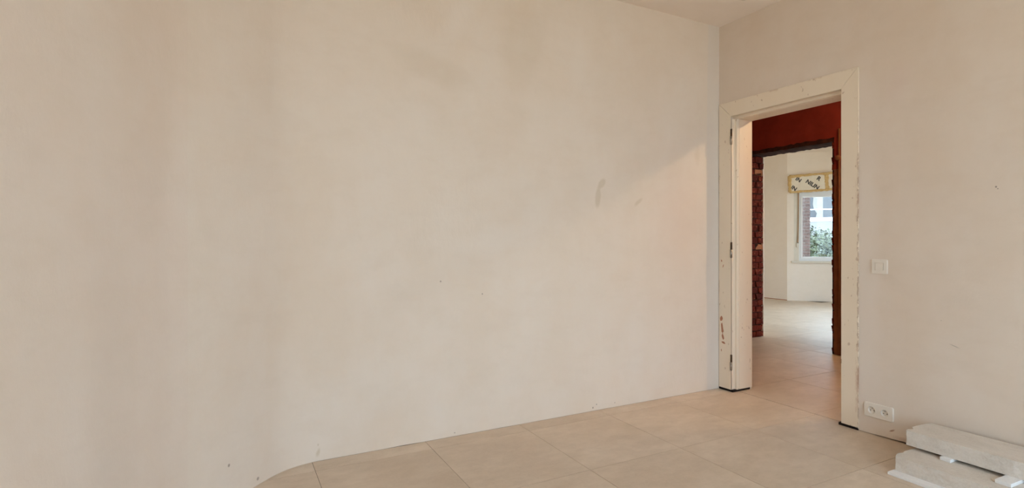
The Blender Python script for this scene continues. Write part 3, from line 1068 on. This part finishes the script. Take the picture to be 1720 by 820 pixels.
lo = [(-0.457, -1.478), (-0.425, -1.466), (-0.392, -1.463), (-0.383, -1.472), (-0.345, -1.464), (-0.277, -1.470), (-0.155, -1.468)]
lo += [(-0.155, YE), (-0.475, YE)] + long_edge(-0.475, YE, -0.457, -1.478, 30, 0.0006)
slab('concrete_slab', lo, 0.013, 0.083, 'lower of two rough concrete slabs, lying on the white foam board')
ZU = 0.099
up = [(-0.290, -1.444), (-0.262, -1.437), (-0.246, -1.448), (-0.238, -1.452), (-0.206, -1.430), (-0.150, -1.432), (-0.085, -1.438), (-0.050, -1.446)]
up += [(-0.045, YE + 0.05), (-0.297, YE + 0.05)] + long_edge(-0.297, YE + 0.05, -0.290, -1.444, 30, 0.0006)
slab('concrete_slab', up, ZU, 0.172, 'upper of two rough concrete slabs, resting on white spacers against the wall')
for (xa, ya, yb, lab, tw) in ((-0.318, -1.605, -1.650, 'white foam spacer between the slabs, farther from the viewer', 0.004), (-0.392, -1.848, -1.905, 'white foam spacer between the slabs, nearest the picture edge', 0.008)):
    s_ = MB().prism([(xa, yb + tw), (xa + 0.004, ya + tw), (-0.160, ya), (-0.160, yb)], 2, 0.0832, ZU - 0.0002).build('foam_spacer', M['foam_white'], bevel=0.0015)
    tag(s_, lab, 'spacer', 'white foam spacers')

# ------------------------------------------------------------------ hall: conduit and lamp
cd = empty('cable_conduit', (HX, 0.262, 0))
tag(cd, 'thin painted conduit running up the brown hall wall by the opening', 'conduit')
MB().tube([(-0.008, 0, 0.02), (-0.008, 0.0, 1.2), (-0.008, 0.0, 2.26)], 0.009, 10).build('tube', M['brown_paint'], cd)
for z in (0.5, 1.2):
    MB().box((-0.019, -0.013, z), (0.0, 0.013, z + 0.018)).build('clip', M['brown_paint'], cd, bevel=0.003)
MB().lathe((0, 0.012, 1.97), [(0.001, -0.030), (0.020, -0.029), (0.026, -0.024), (0.028, 0.0)], 0, 18).build('junction_cap', M['brown_paint'], cd)

LX, LY = 1.27, -1.27
lp = empty('pendant_bulb', (LX, LY, CEIL))
tag(lp, 'bare warm bulb on a short cord under the hall ceiling', 'lamp')
MB().lathe((0, 0, 0), [(0.045, 0.0), (0.043, -0.015), (0.010, -0.030), (0.001, -0.031)], 2, 20).build('ceiling_rose', M['brass'], lp)
MB().cyl((0, 0, -0.10), 0.003, 0.075, n=8).build('cord', M['brass'], lp)
MB().cyl((0, 0, -0.145), 0.017, 0.048, n=16).build('holder', M['brass'], lp)
MB().lathe((0, 0, 0), [(0.012, -0.145), (0.016, -0.158), (0.028, -0.180), (0.031, -0.203), (0.026, -0.222), (0.014, -0.233), (0.0005, -0.236)], 2, 20).build('bulb', M['bulb'], lp)

# ------------------------------------------------------------------ far window, shutter box, strap
wn = empty('window_1')
struct(wn, 'white window with a half view of a garden, in the far bay', 'window')
fr = MB()
WN0, WN1 = 0.040, 0.100       # set back in the wall
f0, f1 = 0.206, GS1 - 0.01
prism45(fr, f0, f0 + 0.030, WN0, WN1, GZ0 + 0.012, GZ1)
prism45(fr, f1 - 0.030, f1, WN0, WN1, GZ0 + 0.012, GZ1)
prism45(fr, f0 + 0.030, f1 - 0.030, WN0, WN1, GZ0 + 0.012, GZ0 + 0.055)
prism45(fr, f0 + 0.030, f1 - 0.030, WN0, WN1, 2.000, GZ1)
fr.build('window_frame', M['pvc'], wn)
sa = MB()
g0, g1, z0, z1 = f0 + 0.027, f1 - 0.027, GZ0 + 0.052, 2.006
prism45(sa, g0, g0 + 0.038, WN0 - 0.012, WN1 - 0.012, z0, z1)
prism45(sa, g1 - 0.038, g1, WN0 - 0.012, WN1 - 0.012, z0, z1)
prism45(sa, g0 + 0.038, g1 - 0.038, WN0 - 0.012, WN1 - 0.012, z0, z0 + 0.042)
prism45(sa, g0 + 0.038, g1 - 0.038, WN0 - 0.012, WN1 - 0.012, z1 - 0.042, z1)
sash = sa.build('sash', M['pvc'], wn)
prism45(MB(), g0 + 0.036, g1 - 0.036, 0.062, 0.070, z0 + 0.040, z1 - 0.040).build('pane', M['glass'], sash)
prism45(MB(), GS0 + 0.001, f0, 0.012, 0.10, GZ0 + 0.012, GZ1).build('side_board', M['beige_board'], wn)
prism45(MB(), GS0 - 0.045, GS1 + 0.04, -0.045, 0.0, GZ0 - 0.022, GZ0 + 0.012).build('sill', M['beige_board'], wn, bevel=0.004)
prism45(MB(), GS0, GS1, 0.0, 0.16, GZ0, GZ0 + 0.012).build('sill_board', M['beige_board'], wn)

# shutter box of insulation board, patched with foam; local x along the splay, y inwards, z up
bxo = empty('shutter_box', q45(0.019, -0.004, 2.040))
bxo.rotation_euler = (0, math.radians(-2.9), math.radians(-45))
tag(bxo, 'printed insulation box with yellow foam seams above the far window', 'shutter box')
BW, BH, BD = 1.16, 0.325, 0.10
MB().box((0.018, -BD, 0.016), (BW, 0.0, BH - 0.012)).build('insulation_board', M['foil'], bxo)


def bead(name, p0, p1, r, flat=0.6, n=26):
    pts = [tuple(Vector(p0).lerp(Vector(p1), i / n) + Vector((random.uniform(-.004, .004), 0, random.uniform(-.004, .004)))) for i in range(n + 1)]
    o = MB().tube(pts, r, 8, lambda i: r * random.uniform(0.75, 1.2)).build(name, M['pufoam'], bxo)
    o['label'] = 'bead of yellow expanding foam'
    return o


bead('foam_seam', (0.012, -BD + 0.004, 0.012), (BW, -BD + 0.004, 0.012), 0.021)
bead('foam_seam', (0.012, -BD + 0.004, BH - 0.014), (BW, -BD + 0.004, BH - 0.014), 0.023)
bead('foam_seam', (0.016, -BD + 0.004, 0.012), (0.016, -BD + 0.004, BH - 0.01), 0.029, n=12)
bead('foam_seam', (0.03, -BD + 0.002, BH - 0.035), (0.20, -BD + 0.002, BH - 0.03), 0.014, n=8)
mb = MB()
nn = 14
vs = []
for i in range(nn + 1):
    z = 0.02 + (BH - 0.036) * i / nn
    for x in (0.600 + random.uniform(-.012, .012), 0.630 + random.uniform(-.006, .006), 0.668 + random.uniform(-.012, .012)):
        vs.append((x, -BD - random.uniform(0.002, 0.007), z))
    vs.append((0.668, -BD + 0.01, z))
    vs.append((0.600, -BD + 0.01, z))
fs = []
for i in range(nn):
    for k in range(5):
        fs.append((i * 5 + k, i * 5 + (k + 1) % 5, (i + 1) * 5 + (k + 1) % 5, (i + 1) * 5 + k))
fs += [tuple(range(5))[::-1], tuple(nn * 5 + k for k in range(5))]
MB().add(vs, fs).build('foam_patch', M['pufoam'], bxo)


def print_text(txt, x, z, size, rot):
    cu = bpy.data.curves.new('print', 'FONT')
    cu.body = txt
    cu.size = size
    cu.extrude = 0.0004
    cu.offset = 0.0042
    cu.align_x = 'CENTER'
    cu.align_y = 'CENTER'
    tmp = bpy.data.objects.new('print', cu)
    COL.objects.link(tmp)
    dg = bpy.context.evaluated_depsgraph_get()
    me = bpy.data.meshes.new_from_object(tmp.evaluated_get(dg))
    bpy.data.objects.remove(tmp)
    me.materials.clear()
    me.materials.append(M['ink'])
    o = bpy.data.objects.new('printed_word', me)
    o.rotation_euler = (PI / 2, rot, 0)
    o.location = (x, -BD - 0.0006, z)
    COL.objects.link(o)
    o.parent = bxo
    return o


print_text('NILIN', 0.395, 0.125, 0.098, math.radians(38))
print_text('IN', 0.165, 0.235, 0.095, math.radians(38))
print_text('IN', 0.080, 0.080, 0.095, math.radians(38))
print_text('R', 0.505, 0.228, 0.10, math.radians(38))

sp = empty('shutter_strap', q45(0.19, 0.0, 1.02))
sp.rotation_euler = (0, 0, math.radians(-45))
tag(sp, 'brown roller shutter strap hanging down beside the far window', 'strap')
mb = MB()
pts = [(0.004, 1.03), (0.002, 0.7), (-0.002, 0.35), (-0.010, 0.085)]
vs = []
for x, z in pts:
    vs += [(x - 0.011, -0.008, z), (x + 0.011, -0.008, z), (x + 0.011, -0.0055, z), (x - 0.011, -0.0055, z)]
mb.add(vs, [(i * 4 + k, i * 4 + (k + 1) % 4, i * 4 + 4 + (k + 1) % 4, i * 4 + 4 + k) for i in range(3) for k in range(4)] + [(3, 2, 1, 0), (12, 13, 14, 15)])
mb.build('webbing', M['strap'], sp)
wd = MB().box((-0.034, -0.016, 0.0), (0.012, 0.008, 0.085)).build('winder', M['beige_board'], sp, bevel=0.004)
MB().box((-0.020, -0.0175, 0.072), (0.002, -0.010, 0.086)).build('slot', M['ink'], wd)

# ------------------------------------------------------------------ outside the far window
g = MB().prism([(-40, -45), (80, -45), (80, 75), (-40, 75)], 2, -0.6, -0.40).build('ground', M['ground'])
struct(g, 'garden ground beyond the windows', 'ground')
VX = Vector((0.8420, 0.5390))          # outwards along the view through the window
VR = Vector((0.5390, -0.8420))
BOX_O = [brick_mesh('brick', M['brick_out'], 0.02) for _ in range(3)]
ang = math.atan2(VR.y, VR.x)
pier = empty('brick_pier', (8.60, 4.885, -0.4), ang)
tag(pier, 'tall red brick pier just outside the far window', 'pier')
PWID, PDEP, PHT = 0.66, 0.44, 3.3
MB().box((-PWID + 0.008, 0.008, 0), (-0.008, PDEP - 0.008, PHT)).build('mortar_core', M['mortar_out'], pier)
MB().box((-PWID - 0.04, -0.04, PHT), (0.04, PDEP + 0.04, PHT + 0.08)).build('cap_stone', M['cap'], pier, bevel=0.01)
nc = int(PHT / 0.075)
for c in range(nc):
    z = 0.075 * (c + 0.5)
    off = 0.11 if c % 2 else 0.0
    cuts = [-PWID] + [x for x in (-PWID + off + 0.22 * k for k in range(0, 5)) if -PWID + 0.02 < x < -0.02] + [0.0]
    for a, b in zip(cuts, cuts[1:]):
        inst('brick', random.choice(BOX_O), pier, ((a + b) / 2, 0.06, z), (b - a - 0.010, 0.12, 0.064))
        inst('brick', random.choice(BOX_O), pier, ((a + b) / 2, PDEP - 0.06, z), (b - a - 0.010, 0.12, 0.064))
    inst('brick', random.choice(BOX_O), pier, (-0.06, PDEP / 2, z), (0.12, 0.19, 0.064))
    inst('brick', random.choice(BOX_O), pier, (-PWID + 0.06, PDEP / 2, z), (0.12, 0.19, 0.064))

house = empty('house', (35.4, 21.9, -0.4), ang)
tag(house, 'pale rendered house across the garden with sash windows', 'house')
MB().box((-6, 0.05, 0), (9, 8, 6.4)).build('wall', M['house'], house)
MB().box((-6.05, -0.02, 2.95), (9.05, 0.05, 3.12)).build('band', M['pvc'], house)
MB().box((-6.03, -0.03, 0), (9.03, 0.05, 0.9)).build('plinth', M['cap'], house)
MB().prism([(-0.5, 6.4), (8.5, 6.4), (4.0, 9.6)], 0, -6.4, 9.4).build('roof', M['roof'], house)
for wx0 in (-4.6, -0.60, 3.6):
    wi = MB().box((wx0, -0.02, 3.2), (wx0 + 0.10, 0.10, 5.1)).box((wx0 + 1.75, -0.02, 3.2), (wx0 + 1.85, 0.10, 5.1)).box((wx0, -0.06, 3.12), (wx0 + 1.85, 0.1, 3.24)).box((wx0, -0.02, 5.0), (wx0 + 1.85, 0.1, 5.1)) \
        .box((wx0 + 0.1, -0.01, 3.80), (wx0 + 1.75, 0.08, 3.88)).build('window', M['pvc'], house)
    MB().box((wx0 + 0.1, 0.03, 3.24), (wx0 + 1.75, 0.045, 5.0)).build('pane', M['dark_glass'], wi)
    mb = MB()
    pts = [(wx0 + 0.55, 3.24), (wx0 + 1.02, 3.24), (wx0 + 1.02, 5.0), (wx0 + 0.42, 5.0), (wx0 + 0.36, 4.25), (wx0 + 0.42, 3.9), (wx0 + 0.62, 3.55)]
    mb.prism(pts, 1, 0.012, 0.028).build('curtain', M['curtain'], wi)


def shrub(name, loc, rx, rz, n, leaf, mat, label, flowers=None):
    e = empty(name, loc)
    tag(e, label, 'shrub', 'garden shrubs outside the far window')
    mb = MB()
    for i in range(n):
        d = Vector((random.gauss(0, 1), random.gauss(0, 1), random.gauss(0, 1))).normalized()
        k = random.uniform(0.55, 1.0) * (1 + 0.25 * noise.noise(d * 2.3 + Vector(loc)))
        p = Vector((d.x * rx * k, d.y * rx * k, rz + d.z * rz * k))
        if p.z < 0.06:
            continue
        u = Vector((random.gauss(0, 1), random.gauss(0, 1), random.gauss(0, 0.6))).normalized()
        w_ = (u.cross(d + Vector((0, 0, 0.3)))).normalized()
        s = leaf * random.uniform(0.6, 1.3)
        m2 = u.cross(w_) * s * 0.15
        mb.add([p - u * s, p + w_ * s * 0.45 + m2, p + u * s, p - w_ * s * 0.45 + m2], [(0, 1, 2), (0, 2, 3)])
    fo = mb.build('foliage', mat, e, fix=False)
    fo['kind'] = 'stuff'
    st = MB()
    for i in range(6):
        a = i * 2 * PI / 6 + 0.3
        q = Vector((math.cos(a) * rx * 0.5, math.sin(a) * rx * 0.5, rz * 1.3))
        st.tube([(0, 0, 0), tuple(q * 0.4 + Vector((0, 0, 0.1))), tuple(q)], 0.02, 6, lambda k: 0.028 - 0.008 * k)
    st.build('stems', M['bark'], e)
    if flowers:
        fm = MB()
        for i in range(flowers):
            d = Vector((random.gauss(0, 1), random.gauss(0, 1), abs(random.gauss(0.5, 1)))).normalized()
            c = Vector((d.x * rx, d.y * rx, rz + d.z * rz))
            for k in range(14):
                u = Vector((random.gauss(0, 1), random.gauss(0, 1), random.gauss(0, 1))).normalized()
                p = c + u * 0.06
                t1 = u.orthogonal().normalized()
                t2 = u.cross(t1)
                fm.add([p + t1 * 0.03, p + t2 * 0.03, p - t1 * 0.03, p - t2 * 0.03], [(0, 1, 2, 3)])
        fo2 = fm.build('blossoms', M['blossom'], e, fix=False)
        fo2['kind'] = 'stuff'
    return e


def vpos(u, d):
    lat = (u - 860) / 901.0 * d
    R_, F_ = Vector((0.8848, -0.4660)), Vector((0.4660, 0.8848))
    p = Vector((-3.3677, -2.9391)) + R_ * lat + F_ * d
    return (p.x, p.y, -0.4)


shrub('garden_shrub', vpos(1364, 20.6), 0.95, 1.02, 2600, 0.075, M['leaf_dark'], 'dark green shrub beside the brick pier')
shrub('garden_shrub', vpos(1388, 18.2), 0.85, 0.95, 2600, 0.070, M['leaf_light'], 'light green shrub filling the middle of the far window')
shrub('garden_shrub', vpos(1416, 15.9), 0.75, 0.86, 2200, 0.075, M['leaf_dark'], 'dark green shrub beside the raw brick edge')
shrub('garden_shrub', vpos(1366, 14.8), 0.42, 0.52, 1100, 0.055, M['leaf_dark'], 'low shrub with white blossom at the foot of the pier', 26)
